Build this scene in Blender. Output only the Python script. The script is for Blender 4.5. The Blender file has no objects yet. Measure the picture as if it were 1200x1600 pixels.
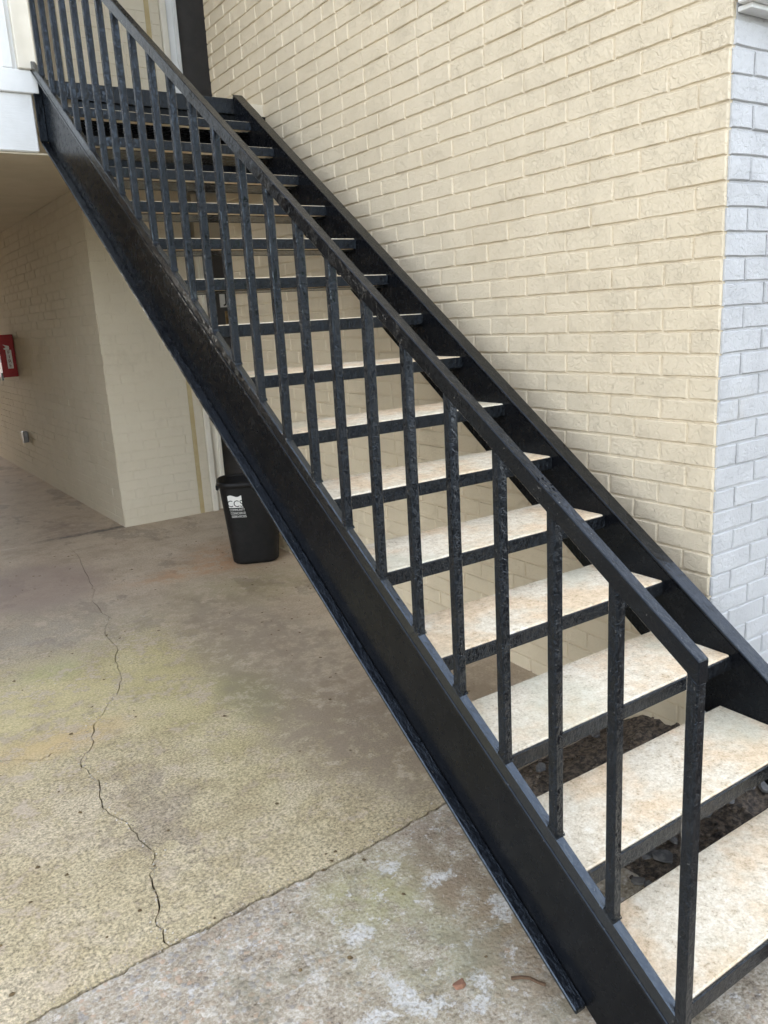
import bpy, bmesh, math, random
import numpy as np
from mathutils import Vector, Matrix, noise as mnoise
random.seed(7); rng = np.random.default_rng(7)
S = bpy.context.scene
COL = S.collection
rad = math.radians

# ------------------------------------------------------------------ camera
CAM = Vector((-2.1415954, -0.5953012, 1.6207943))
RR = [(0.8282799, -0.5575725, -0.0553653), (-0.1769069, -0.1664743, -0.9700465), (0.5316544, 0.8132645, -0.2365257)]
FPX = 1259.84
cd = bpy.data.cameras.new('camera'); cam = bpy.data.objects.new('camera', cd); COL.objects.link(cam)
cd.sensor_fit = 'AUTO'; cd.sensor_width = 36.0; cd.lens = FPX / 1600 * 36.0
cd.clip_start = 0.05; cd.clip_end = 1000
cx, cy, cz = Vector(RR[0]), -Vector(RR[1]), -Vector(RR[2])
M = Matrix((cx, cy, cz)).transposed().to_4x4(); M.translation = CAM
cam.matrix_world = M
S.camera = cam

# ------------------------------------------------------------------ sky, sun, exposure
SUN_EL, SUN_AZ = 42.0, 25.0        # azimuth clockwise from +Y: the sun stands behind the building
world = bpy.data.worlds.new('World'); S.world = world; world.use_nodes = True
wn = world.node_tree; wn.nodes.clear()
sky = wn.nodes.new('ShaderNodeTexSky'); sky.sky_type = 'NISHITA'; sky.sun_disc = False
sky.sun_elevation = rad(SUN_EL); sky.sun_rotation = rad(SUN_AZ)
sky.air_density = 1.0; sky.dust_density = 1.0; sky.ozone_density = 1.0
hs = wn.nodes.new('ShaderNodeHueSaturation'); hs.inputs['Saturation'].default_value = 0.38
bg = wn.nodes.new('ShaderNodeBackground'); bg.inputs[1].default_value = 0.12
wo = wn.nodes.new('ShaderNodeOutputWorld')
wn.links.new(sky.outputs[0], hs.inputs['Color']); wn.links.new(hs.outputs[0], bg.inputs[0]); wn.links.new(bg.outputs[0], wo.inputs[0])
sd = bpy.data.lights.new('sun', 'SUN'); sun = bpy.data.objects.new('sun', sd); COL.objects.link(sun)
sd.energy = 4.0; sd.angle = rad(0.5); sd.color = (1.0, 0.95, 0.87)
sdir = Vector((math.sin(rad(SUN_AZ)) * math.cos(rad(SUN_EL)), math.cos(rad(SUN_AZ)) * math.cos(rad(SUN_EL)), math.sin(rad(SUN_EL))))
sun.rotation_euler = sdir.to_track_quat('Z', 'Y').to_euler(); sun.location = sdir * 30
S.view_settings.view_transform = 'Standard'; S.view_settings.look = 'None'
S.view_settings.gamma = 1.0; S.view_settings.use_curve_mapping = False
S.view_settings.exposure = 3.05
S.cycles.max_bounces = 5; S.cycles.diffuse_bounces = 4; S.cycles.glossy_bounces = 2; S.cycles.transmission_bounces = 2; S.cycles.adaptive_threshold = .02

# ------------------------------------------------------------------ node helpers
class NT:
    def __init__(s, name):
        s.m = bpy.data.materials.new(name); s.m.use_nodes = True
        s.t = s.m.node_tree; s.t.nodes.clear()
        s.out = s.t.nodes.new('ShaderNodeOutputMaterial')
        s.b = s.t.nodes.new('ShaderNodeBsdfPrincipled'); s.t.links.new(s.b.outputs[0], s.out.inputs[0])
        s.pos = s.t.nodes.new('ShaderNodeNewGeometry').outputs['Position']
    def put(s, sock, v):
        if v is None: return
        if isinstance(v, bpy.types.NodeSocket): s.t.links.new(v, sock)
        elif isinstance(v, (tuple, list)) and len(v) == 3 and sock.type == 'RGBA': sock.default_value = (*v, 1)
        else: sock.default_value = v
    def scale(s, v, vec=None):
        n = s.t.nodes.new('ShaderNodeVectorMath'); n.operation = 'MULTIPLY'
        s.put(n.inputs[0], vec or s.pos); n.inputs[1].default_value = v if isinstance(v, (tuple, list)) else (v, v, v)
        return n.outputs[0]
    def noise(s, sc, det=3, rough=.55, vec=None, dist=0, col=False):
        n = s.t.nodes.new('ShaderNodeTexNoise'); s.put(n.inputs['Vector'], vec or s.pos)
        n.inputs['Scale'].default_value = sc; n.inputs['Detail'].default_value = det
        n.inputs['Roughness'].default_value = rough; n.inputs['Distortion'].default_value = dist
        return n.outputs['Color' if col else 'Fac']
    def vor(s, sc, out='Distance', feat='F1', vec=None, rnd=1):
        n = s.t.nodes.new('ShaderNodeTexVoronoi'); s.put(n.inputs['Vector'], vec or s.pos); n.feature = feat
        n.inputs['Scale'].default_value = sc; n.inputs['Randomness'].default_value = rnd
        return n.outputs[out]
    def ramp(s, fac, stops, interp='LINEAR'):
        n = s.t.nodes.new('ShaderNodeValToRGB'); s.put(n.inputs[0], fac); e = n.color_ramp.elements; n.color_ramp.interpolation = interp
        while len(e) < len(stops): e.new(.5)
        for el, (p, c) in zip(e, stops):
            el.position = p; el.color = (*c, 1) if isinstance(c, (tuple, list)) else (c, c, c, 1)
        return n.outputs[0]
    def mapr(s, v, a, b, c=0., d=1., smooth=True):
        n = s.t.nodes.new('ShaderNodeMapRange'); n.interpolation_type = 'SMOOTHSTEP' if smooth else 'LINEAR'
        s.put(n.inputs[0], v)
        for i, q in enumerate((a, b, c, d)): n.inputs[i + 1].default_value = q
        return n.outputs[0]
    def math(s, op, a, b=None, c=None):
        n = s.t.nodes.new('ShaderNodeMath'); n.operation = op; s.put(n.inputs[0], a); s.put(n.inputs[1], b); s.put(n.inputs[2], c)
        return n.outputs[0]
    def mix(s, f, a, b, mode='MIX'):
        n = s.t.nodes.new('ShaderNodeMix'); n.data_type = 'RGBA'; n.blend_type = mode
        s.put(n.inputs[0], f); s.put(n.inputs[6], a); s.put(n.inputs[7], b)
        return n.outputs[2]
    def bump(s, h, st, dist, nrm=None):
        n = s.t.nodes.new('ShaderNodeBump'); n.inputs['Strength'].default_value = st; n.inputs['Distance'].default_value = dist
        s.put(n.inputs['Height'], h)
        if nrm: s.put(n.inputs['Normal'], nrm)
        return n.outputs[0]
    def blob(s, x, y, rx, ry, soft=.5, wob=.25, sc=7.):
        """stain mask: a noisy ellipse in plan"""
        c_ = getattr(s, 'cache', {}); s.cache = c_
        if sc not in c_: c_[sc] = s.noise(sc, 6, .75, col=True)
        nz = c_[sc]
        a = s.t.nodes.new('ShaderNodeVectorMath'); a.operation = 'MULTIPLY_ADD'; s.put(a.inputs[0], nz); a.inputs[1].default_value = (wob, wob, 0); s.put(a.inputs[2], s.pos)
        b = s.t.nodes.new('ShaderNodeVectorMath'); b.operation = 'SUBTRACT'; s.put(b.inputs[0], a.outputs[0]); b.inputs[1].default_value = (x + wob / 2, y + wob / 2, 0)
        c = s.t.nodes.new('ShaderNodeVectorMath'); c.operation = 'MULTIPLY'; s.put(c.inputs[0], b.outputs[0]); c.inputs[1].default_value = (1 / rx, 1 / ry, 0)
        l = s.t.nodes.new('ShaderNodeVectorMath'); l.operation = 'LENGTH'; s.put(l.inputs[0], c.outputs[0])
        m = s.mapr(l.outputs['Value'], 1 - soft, 1 + soft, 1, 0)
        if soft < .3: return m
        if 'brk' not in c_: c_['brk'] = s.mapr(s.noise(11, 6, .75), .38, .56, .2, 1.)
        return s.math('MULTIPLY', m, c_['brk'])
    def done(s, col=None, rough=None, nrm=None, metal=None, spec=None, coat=None, coatr=None):
        s.put(s.b.inputs['Base Color'], col); s.put(s.b.inputs['Roughness'], rough); s.put(s.b.inputs['Normal'], nrm)
        s.put(s.b.inputs['Metallic'], metal); s.put(s.b.inputs['Specular IOR Level'], spec)
        s.put(s.b.inputs['Coat Weight'], coat); s.put(s.b.inputs['Coat Roughness'], coatr)
        if coat and nrm: s.put(s.b.inputs['Coat Normal'], nrm)
        return s.m

def paint_brick(name, base, dark, light, peel, ro=.42):
    n = NT(name)
    lo = n.noise(.9, 3, .6); mid = n.noise(9, 4, .6)
    col = n.mix(n.mapr(lo, .35, .68), base, light)
    col = n.mix(n.math('MULTIPLY', n.mapr(mid, .5, .75), .25), col, dark)
    drip = n.math('MULTIPLY', n.mapr(n.noise(1, 4, .65, vec=n.scale((9, 9, 1.6))), .60, .70), .22)
    col = n.mix(drip, col, dark)
    grime = n.math('MULTIPLY', n.mapr(n.noise(2.4, 6, .72), .56, .68), .18); col = n.mix(grime, col, (.40, .33, .23))
    speck = n.mapr(n.vor(34, 'Distance'), .035, .085, 1, 0)
    speck = n.math('MULTIPLY', speck, n.mapr(n.noise(5, 2), .60, .68))
    col = n.mix(n.math('MULTIPLY', speck, .7), col, (.09, .07, .05))
    # wrinkled wire-cut brick relief under thick paint
    w = n.noise(55, 4, .6, dist=1.0)
    ridge = n.mapr(n.math('ABSOLUTE', n.math('SUBTRACT', w, .5)), .0, .07, 1, 0)
    patch = n.mapr(n.noise(8, 3, .5), .38, .62)
    h = n.math('ADD', n.math('MULTIPLY', n.math('MULTIPLY', ridge, patch), peel * .13), n.math('MULTIPLY', w, 1.))
    b1 = n.bump(h, .9, .0065)
    return n.done(col, n.mapr(mid, .3, .7, ro, ro + .2), b1, spec=.4 if ro < .6 else .2)

def mat_steel(name, brush, lump, rough0, rough1, sc=(30, 30, 9), fleck=.0, spec=1., dist=.003):
    """black gloss enamel brushed over old chipped coats"""
    n = NT(name)
    st = n.noise(1.0, 5, .7, vec=n.scale(sc), dist=1.0)
    lm = n.noise(60, 4, .65, dist=.8)
    col = n.mix(n.mapr(n.noise(14, 4, .6), .4, .75), (.0042, .0045, .0056), (.008, .008, .0085))
    if fleck:
        fl = n.math('MULTIPLY', n.mapr(n.noise(130, 3, .6), .68, .71), fleck)
        col = n.mix(fl, col, (.18, .17, .15))
    h = n.math('ADD', n.math('MULTIPLY', n.mapr(st, .45, .55), brush), n.math('MULTIPLY', n.mapr(lm, .44, .56), lump))
    b = n.bump(h, .9, dist)
    r = n.mapr(n.noise(45, 3, .6), .3, .7, rough0, rough1)
    n.b.inputs['Specular Tint'].default_value = (.70, .84, 1., 1)  # blue in the gloss colour stands in for blue sky reflections
    return n.done(col, r, b, spec=spec)

MAT = {}
MAT['cream'] = paint_brick('cream_paint', (.69, .585, .42), (.64, .535, .38), (.72, .615, .45), 1.3)
MAT['greyend'] = paint_brick('pale_grey_end_face', (.48, .475, .47), (.44, .43, .42), (.51, .505, .50), 1.3)  # neutral grey tone given to the end face alone
MAT['tanp'] = paint_brick('breezeway_paint', (.64, .57, .44), (.58, .51, .385), (.67, .60, .47), .3, .75)
MAT['steel'] = mat_steel('gloss_black_paint', .8, .5, .03, .07, sc=(60, 60, 22), fleck=.45, spec=.38, dist=.0015)
MAT['steelx'] = mat_steel('gloss_black_paint_rail', .8, .5, .03, .08, sc=(60, 22, 28), fleck=.5, spec=.34, dist=.0004)
MAT['steelf'] = mat_steel('gloss_black_paint_flange', .8, .4, .04, .10, sc=(60, 20, 26), fleck=.4, spec=.9, dist=.0005)
MAT['web'] = mat_steel('satin_black_paint', .20, .05, .20, .30, sc=(16, 5, 5), spec=.20, dist=.0001)

def mat_tread():
    n = NT('tread_concrete')
    col = n.ramp(n.math('ADD', n.math('MULTIPLY', n.noise(130, 5, .8), .6), n.math('MULTIPLY', n.noise(38, 4, .7), .4)), [(.37, (.38, .30, .20)), (.44, (.64, .55, .41)), (.53, (.77, .685, .535)), (.62, (.87, .81, .69))])
    col = n.mix(n.math('MULTIPLY', n.mapr(n.noise(3.2, 5, .68), .42, .62), .6), col, n.mix(1., col, (.96, .76, .56), 'MULTIPLY'))
    col = n.mix(n.math('MULTIPLY', n.mapr(n.noise(2.3, 3, .6, vec=n.scale((1, 1, 1.7))), .5, .7), .45), col, (.50, .50, .38))
    sp = n.mapr(n.vor(75), .05, .12, 1, 0); sp = n.math('MULTIPLY', sp, n.mapr(n.noise(20, 2), .5, .62))
    col = n.mix(n.math('MULTIPLY', sp, .75), col, (.16, .13, .10))
    h = n.math('ADD', n.math('MULTIPLY', n.noise(190, 3, .65), 1.), n.math('MULTIPLY', n.noise(45, 3, .6), .8))
    return n.done(col, .85, n.bump(h, .7, .004), spec=.25)
MAT['tread'] = mat_tread()

def mat_slab():
    n = NT('breezeway_concrete')
    grain = n.noise(105, 5, .75); g2 = n.vor(210, 'Distance')
    open_ = n.mapr(n.math('ADD', n.blob(-1.75, 2.2, 1.05, 2.1, .35, .6), n.blob(-1.1, 1.6, .75, .8, .4, .5)), .0, .8)
    base = n.ramp(n.noise(4.5, 5, .65), [(.3, (.40, .315, .225)), (.5, (.50, .405, .30)), (.7, (.57, .475, .365))])
    wea = n.ramp(n.noise(5.5, 5, .65), [(.3, (.36, .285, .165)), (.5, (.46, .38, .235)), (.7, (.54, .455, .30))])
    col = n.mix(open_, base, wea)
    worn = n.math('MULTIPLY', n.mapr(n.noise(3.1, 6, .72), .50, .57), .4); col = n.mix(worn, col, (.56, .47, .345))
    wet = n.math('MULTIPLY', n.mapr(n.noise(2.2, 6, .7, vec=n.scale((1.3, .8, 1))), .55, .60), .45); col = n.mix(wet, col, (.24, .19, .15))
    gr = n.ramp(grain, [(.34, .25), (.5, 1.), (.62, 1.55)])
    col = n.mix(n.math('MULTIPLY_ADD', open_, .55, .3), col, n.mix(1., col, gr, 'MULTIPLY'))
    def st(m, f, c):
        nonlocal col
        col = n.mix(n.math('MULTIPLY', m, f), col, c)
    st(n.blob(-1.35, 4.72, .42, .50, .25, .3), .62, (0.341, 0.256, 0.217))
    st(n.blob(-1.45, 3.85, .55, .45, .6, .4), .6, (0.364, 0.318, 0.279))
    st(n.blob(-.10, 4.45, .28, .30, .9, .35), .42, (0.558, 0.248, 0.078))
    st(n.blob(-.47, 4.33, .36, .10, .9, .25), .45, (0.558, 0.264, 0.109))
    st(n.blob(-1.66, 2.62, .25, .10, .8, .2), .5, (0.589, 0.341, 0.155))
    st(n.blob(-1.66, 3.0, .5, .45, .8, .4), .5, (0.651, 0.558, 0.264))
    st(n.blob(-1.53, 3.32, .15, .10, .9, .2), .35, (0.310, 0.357, 0.139))
    st(n.blob(-.88, 2.50, .10, .22, .8, .15), .75, (0.186, 0.217, 0.078))
    st(n.blob(-1.05, 2.75, .28, .85, .8, .35), .32, (0.512, 0.449, 0.171))
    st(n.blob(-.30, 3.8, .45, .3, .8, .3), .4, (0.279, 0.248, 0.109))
    st(n.blob(-.60, 2.6, .38, 1.2, .3, .35), .7, (0.295, 0.240, 0.178))  # brown dirt along the stringer, deepened to stand in for the stair's contact shadow
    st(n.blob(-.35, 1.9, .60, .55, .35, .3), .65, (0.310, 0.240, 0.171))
    st(n.blob(-.72, 5.80, .34, .045, .5, .05), .9, (0.109, 0.101, 0.093))
    st(n.blob(-.80, 6.05, .22, .30, .3, .2), .5, (0.264, 0.194, 0.155))
    # pale scuffs and paint spatters
    sc = n.mapr(n.noise(14, 5, .75, vec=n.scale((1, .6, 1))), .70, .76)
    st(sc, .8, (.60, .58, .55))
    dk = n.mapr(n.noise(20, 4, .7), .74, .78)
    st(dk, .7, (.05, .04, .03))
    wsp = n.math('MULTIPLY', n.mapr(n.vor(90), .06, .16, 1, 0), n.mapr(n.noise(60, 2), .5, .6)); st(n.math('MULTIPLY', wsp, open_), .8, (.66, .62, .52))
    h = n.math('ADD', n.math('MULTIPLY', grain, .55), n.math('MULTIPLY', n.noise(12, 4), .35))
    return n.done(col, n.mapr(open_, 0, 1, .55, .85), n.bump(h, .7, .005), spec=.3)
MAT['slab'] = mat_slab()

def mat_agg():
    n = NT('exposed_aggregate_concrete')
    vd = n.noise(30, 3, .6, col=True)
    a = n.t.nodes.new('ShaderNodeVectorMath'); a.operation = 'MULTIPLY_ADD'; n.put(a.inputs[0], vd); a.inputs[1].default_value = (.012,) * 3; n.put(a.inputs[2], n.pos)
    c1 = n.vor(62, 'Color', vec=a.outputs[0]); d1 = n.vor(62, 'Distance', vec=a.outputs[0])
    sep = n.t.nodes.new('ShaderNodeSeparateColor'); n.put(sep.inputs[0], c1)
    peb = n.ramp(sep.outputs[0], [(.0, (.24, .21, .18)), (.2, (.46, .36, .26)), (.4, (.38, .36, .34)), (.55, (.54, .37, .25)), (.7, (.58, .53, .46)), (.85, (.33, .31, .30)), (1., (.62, .56, .47))], 'CONSTANT')
    cem = n.ramp(n.math('ADD', n.math('MULTIPLY', n.noise(95, 5, .8), .55), n.math('MULTIPLY', n.noise(13, 5, .75), .45)), [(.38, (.15, .115, .08)), (.46, (.37, .305, .225)), (.53, (.52, .45, .345)), (.62, (.76, .71, .63))])
    wear = n.mapr(n.math('ADD', n.noise(2.6, 4, .65), n.math('MULTIPLY', n.blob(-1.9, .95, .75, .5, .6, .4, 2), .22)), .50, .66)
    pm = n.math('MULTIPLY', n.mapr(d1, .40, .62, 1, 0), wear)
    pm = n.math('MULTIPLY', pm, n.mapr(sep.outputs[1], .25, .35))
    col = n.mix(n.math('MULTIPLY', pm, .6), cem, peb)
    def st(m, f, c):
        nonlocal col
        col = n.mix(n.math('MULTIPLY', m, f), col, c)
    st(n.blob(-1.0, .92, .30, .26, .7, .35, 4), .5, (0.372, 0.357, 0.202))
    st(n.blob(-1.12, 1.15, .18, .12, .8, .2, 5), .5, (0.449, 0.419, 0.186))
    st(n.blob(-.80, 1.10, .20, .22, .5, .22, 6), .65, (0.264, 0.186, 0.132))
    st(n.blob(-.93, .72, .10, .30, .6, .12, 6), .6, (0.310, 0.202, 0.124))
    st(n.blob(-.98, .45, .15, .25, .6, .12, 6), .5, (0.403, 0.341, 0.248))
    for x, y, rx, ry in ((-1.02, 1.20, .050, .030), (-.93, 1.075, .075, .030), (-1.245, 1.03, .055, .045), (-1.26, .79, .035, .075), (-.875, .845, .05, .03), (-1.225, .72, .06, .03), (-1.35, .775, .05, .03), (-1.13, .66, .05, .03), (-.86, .88, .03, .05), (-1.08, .71, .03, .04)):
        st(n.math('MULTIPLY', n.blob(x, y, rx * .8, ry * .8, .28, .12, 30), n.mapr(n.noise(75, 4, .75), .36, .56)), .9, (.70, .68, .64))
    st(n.mapr(n.noise(21, 6, .8), .55, .64), .8, (.72, .69, .65))
    st(n.mapr(n.noise(17, 5, .75), .64, .72), .6, (.12, .10, .075))
    st(n.mapr(n.noise(4.2, 6, .75), .52, .62), .45, (.27, .25, .17))
    h = n.math('ADD', n.math('MULTIPLY', n.mapr(d1, 0, .6, 1, 0), .5), n.math('MULTIPLY', n.noise(70, 5, .75), 1.4))
    return n.done(col, .85, n.bump(h, .8, .006), spec=.3)
MAT['agg'] = mat_agg()

def simple(name, c1, c2, rough, sc=8, bs=.2, bd=.002, bsc=80, spec=.4, **k):
    n = NT(name)
    col = n.mix(n.mapr(n.noise(sc, 4, .6), .35, .68), c1, c2)
    return n.done(col, n.mapr(n.noise(sc * 2.3, 3), .3, .7, rough * .85, min(1, rough * 1.15)), n.bump(n.noise(bsc, 4, .6), bs, bd), spec=spec, **k)
MAT['wing'] = simple('brown_wing_paint', (.36, .31, .23), (.41, .35, .27), .8, 4)
MAT['soil'] = simple('dark_soil', (.06, .052, .046), (.21, .165, .125), .95, 55, .9, .012, 70, .2)
MAT['chip'] = simple('slate_grey_chip', (.085, .085, .088), (.17, .165, .16), .85, 40, .5, .003, 120)
MAT['white'] = simple('white_trim_paint', (.76, .76, .74), (.82, .82, .80), .5, 6, .12, .002, 60)
MAT['ivory'] = simple('ivory_trim_paint', (.74, .69, .58), (.80, .75, .64), .5, 6, .12, .002, 60)
MAT['ceil'] = simple('tan_ceiling_paint', (.55, .49, .37), (.60, .53, .41), .8, 4, .2, .003, 60)
MAT['door'] = simple('charcoal_door_paint', (.068, .064, .062), (.08, .075, .072), .5, 10, .1, .001, 150)
MAT['plastic'] = simple('black_plastic', (.007, .007, .007), (.011, .010, .010), .5, 20, .15, .001, 200, spec=.22)
MAT['red'] = simple('red_enamel', (.30, .012, .016), (.36, .018, .02), .35, 10, .06, .001, 100)
MAT['label'] = simple('label_white', (.66, .65, .61), (.72, .70, .66), .6, 30, .05, .0005, 200)
MAT['redink'] = simple('dark_red_ink', (.16, .01, .012), (.2, .012, .014), .5)
MAT['ink'] = simple('black_ink', (.012, .012, .012), (.018, .018, .018), .5)
MAT['brass'] = simple('aged_brass', (.20, .13, .06), (.28, .19, .09), .4, metal=.9)
MAT['zinc'] = simple('galvanised_metal', (.20, .20, .205), (.28, .28, .285), .5, metal=.7)
MAT['caulk'] = simple('yellowed_sealant', (.44, .34, .17), (.50, .41, .23), .7)
MAT['terra'] = simple('terracotta', (.26, .13, .08), (.32, .17, .11), .85, 60)
MAT['twig'] = simple('brown_twig', (.10, .06, .035), (.14, .085, .05), .85, 60)
MAT['leafd'] = simple('dry_leaf', (.10, .065, .03), (.19, .13, .06), .8, 60)
MAT['yard'] = simple('asphalt', (.05, .05, .048), (.075, .073, .068), .9, 3, .7, .006, 160)
MAT['leaf'] = simple('tree_leaf', (.035, .065, .018), (.075, .11, .03), .6, 2)
MAT['bark'] = simple('tree_bark', (.07, .05, .035), (.12, .09, .065), .9, 14, .8, .01, 30)
MAT['roof'] = simple('roof_felt', (.10, .095, .09), (.14, .13, .12), .9)
def mat_fascia():
    n = NT('weathered_white_paint')
    v = n.scale((1.2, 1, 9))
    cr = n.mapr(n.noise(4, 5, .7, vec=v, dist=1.5), .60, .66)
    cr = n.math('MULTIPLY', cr, n.mapr(n.noise(3, 3, vec=n.scale((1, 1, 2.5))), .50, .60))
    col = n.mix(n.mapr(n.noise(5, 4), .4, .7), (.80, .80, .785), (.73, .73, .71))
    col = n.mix(n.math('MULTIPLY', cr, .55), col, (.30, .27, .23))
    h = n.math('ADD', n.noise(9, 4, .6, vec=v), n.math('MULTIPLY', cr, -1.5))
    return n.done(col, .6, n.bump(h, .5, .004), spec=.35)
MAT['fascia'] = mat_fascia()
def mat_glass():
    n = NT('cabinet_glass'); n.b.inputs['Transmission Weight'].default_value = .6
    return n.done((.75, .78, .8), .08, spec=.6)
MAT['glass'] = mat_glass()

# ------------------------------------------------------------------ object helpers
WLOC = {}
def link(o, parent=None, loc=(0, 0, 0)):
    COL.objects.link(o); loc = Vector(loc); WLOC[o.name] = loc.copy()
    if parent is not None:
        o.parent = parent; o.location = loc - WLOC[parent.name]
    else: o.location = loc
    return o
def tag(o, label=None, cat=None, group=None, kind=None):
    if label: o['label'] = label
    if cat: o['category'] = cat
    if group: o['group'] = group
    if kind: o['kind'] = kind
    return o
def thing(name, label, cat, loc=(0, 0, 0), group=None):
    o = bpy.data.objects.new(name, None); o.empty_display_size = .1
    return tag(link(o, None, loc), label, cat, group)
def mesh(name, v, f, m, parent=None, loc=(0, 0, 0), smooth=False):
    """v are world coordinates; the object's origin is put at loc"""
    me = bpy.data.meshes.new(name); L = Vector(loc)
    me.from_pydata([tuple(Vector(p) - L) for p in v], [], f); me.materials.append(MAT[m]); me.update()
    if smooth: me.polygons.foreach_set('use_smooth', [True] * len(me.polygons))
    return link(bpy.data.objects.new(name, me), parent, loc)
def from_bm(name, bm, m, parent=None, loc=(0, 0, 0), smooth=False):
    me = bpy.data.meshes.new(name); bmesh.ops.recalc_face_normals(bm, faces=bm.faces); bm.to_mesh(me); bm.free()
    me.materials.append(MAT[m])
    if smooth: me.polygons.foreach_set('use_smooth', [True] * len(me.polygons))
    L = Vector(loc)
    if L.length: me.transform(Matrix.Translation(-L))
    return link(bpy.data.objects.new(name, me), parent, loc)
HEXF = [(0, 1, 3, 2), (4, 6, 7, 5), (0, 4, 5, 1), (2, 3, 7, 6), (0, 2, 6, 4), (1, 5, 7, 3)]
def hexbm(vs, bev=0., bm=None, seg=1):
    bm2 = bmesh.new(); vv = [bm2.verts.new(p) for p in vs]
    for f in HEXF: bm2.faces.new([vv[i] for i in f])
    bmesh.ops.recalc_face_normals(bm2, faces=bm2.faces)
    if bev: bmesh.ops.bevel(bm2, geom=bm2.edges[:], offset=bev, segments=seg, affect='EDGES', profile=.5)
    if bm is None: return bm2
    me = bpy.data.meshes.new('tmp'); bm2.to_mesh(me); bm2.free(); bm.from_mesh(me); bpy.data.meshes.remove(me)
    return bm
def boxv(x0, x1, y0, y1, z0, z1):
    return [(x, y, z) for x in (x0, x1) for y in (y0, y1) for z in (z0, z1)]
def box(name, x0, x1, y0, y1, z0, z1, m, parent=None, bev=.003, loc=(0, 0, 0)):
    return from_bm(name, hexbm(boxv(x0, x1, y0, y1, z0, z1), bev), m, parent, loc)

# ------------------------------------------------------------------ dimensions
RISE, RUN = 0.18, 0.253438
SL = RISE / RUN
XW, YC, YE = 0.232, 1.004, 4.83          # stairwell wall plane, its near corner and its far end
YB = 5.75                                # breezeway wall that faces the camera
XA0, XA1 = -0.455, -0.545                # breezeway side wall, at YB and at y = 11
GS = 0.022
def g(y): return GS * (min(max(y, 1.3), YB) - 1.3)
ZF = g(YB)
def xl(y): return -0.995 - 0.021 * (y - .2)    # outer face of the near stringer
COURSE, BRL = 0.0754, 0.2210

# ------------------------------------------------------------------ ground
n_ = 60
tag(mesh('ground', [(-300, -300, -.06), (300, -300, -.06), (300, 300, -.06), (-300, 300, -.06)], [(0, 1, 2, 3)], 'yard'), kind='structure')

# pavement: concrete slabs separated by a joint and by a real jagged crack
def jag(pts, n, amp, seed):
    out = []; r = random.Random(seed)
    for (a, b) in zip(pts[:-1], pts[1:]):
        for i in range(n):
            t = i / n; k = 0 if i == 0 else amp
            out.append((a[0] + (b[0] - a[0]) * t + r.uniform(-k, k), a[1] + (b[1] - a[1]) * t + r.uniform(-k, k)))
    out.append(pts[-1]); return out
crack = [(-.95, 5.249), (-1.011, 4.803), (-1.044, 4.526), (-1.065, 4.354), (-1.116, 4.219), (-1.126, 3.978), (-1.119, 3.842), (-1.185, 3.701), (-1.206, 3.581), (-1.199, 3.422), (-1.258, 3.246), (-1.281, 3.078), (-1.35, 2.894), (-1.399, 2.838), (-1.466, 2.726), (-1.515, 2.666), (-1.566, 2.495), (-1.632, 2.41)]
crack2 = [(-1.632, 2.41), (-1.626, 2.263), (-1.609, 2.229), (-1.644, 2.054), (-1.618, 1.968), (-1.599, 1.882), (-1.597, 1.803), (-1.575, 1.712), (-1.597, 1.658), (-1.623, 1.618), (-1.634, 1.513), (-1.665, 1.431), (-1.67, 1.36), (-1.671, 1.305)]
branch = [(-1.632, 2.41), (-1.668, 2.514), (-1.696, 2.547), (-1.755, 2.522), (-1.884, 2.611), (-2.2, 2.75), (-2.8, 2.70), (-4.0, 2.9)]
joint = [(-6, 1.19), (-2.04, 1.275), (-1.671, 1.305), (-1.306, 1.316), (-.957, 1.325), (-.669, 1.355), (-.3, 1.37), (XW + .3, 1.40)]
cu, cl_, br_, jn = jag(crack, 4, .009, 1), jag(crack2, 4, .008, 2), jag(branch, 4, .008, 3), jag(joint, 14, .006, 4)
def wid(pts, w0, w1, seed):
    r = random.Random(seed); n = len(pts) - 1
    return [max(0, (w0 + (w1 - w0) * i / n) * r.uniform(.65, 1.35)) / 2 for i in range(n + 1)]
def shift(pts, ws, sx, sy): return [(p[0] + w * sx, p[1] + w * sy) for p, w in zip(pts, ws)]
wu, wl, wb, wj = wid(cu, .0024, .0046, 5), wid(cl_, .0042, .0044, 6), wid(br_, .012, .010, 7), wid(jn, .011, .011, 8)
pave = tag(mesh('pavement', [(-6, -1.2, -.045), (2, -1.2, -.045), (2, YB, -.045), (-6, YB, -.045)], [(0, 1, 2, 3)], 'soil'), kind='structure')
def slab(poly, m, th=.035):
    k = len(poly)
    top = [(x, y, g(y)) for x, y in poly]; ch = [(x, y, g(y) - th) for x, y in poly]
    f = [tuple(range(k))] + [(i, i + k, (i + 1) % k + k, (i + 1) % k) for i in range(k)]
    bm = bmesh.new(); vs = [bm.verts.new(p) for p in top + ch]
    for q in f: bm.faces.new([vs[i] for i in q])
    bmesh.ops.recalc_face_normals(bm, faces=bm.faces)
    bmesh.ops.triangulate(bm, faces=[q for q in bm.faces if len(q.verts) > 4])
    return from_bm('slab', bm, m, pave, (poly[0][0], poly[0][1], 0))
ji = min(range(len(jn)), key=lambda i: abs(jn[i][0] + 1.671))
jup = shift(jn, wj, 0, 1); jdn = shift(jn, wj, 0, -1)
wall_top = [(XW + .3, YB), (cu[0][0] - 0, YB)]
# right of the crack
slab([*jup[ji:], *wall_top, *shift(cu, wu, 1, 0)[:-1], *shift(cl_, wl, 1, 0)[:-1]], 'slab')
# left of the crack, above and below the branch
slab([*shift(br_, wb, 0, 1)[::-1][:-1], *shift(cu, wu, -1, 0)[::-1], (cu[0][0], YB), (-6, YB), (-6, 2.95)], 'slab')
slab([*shift(br_, wb, 0, -1)[1:], (-6, 2.95), *jup[:ji], *shift(cl_, wl, -1, 0)[::-1]], 'slab')
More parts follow.
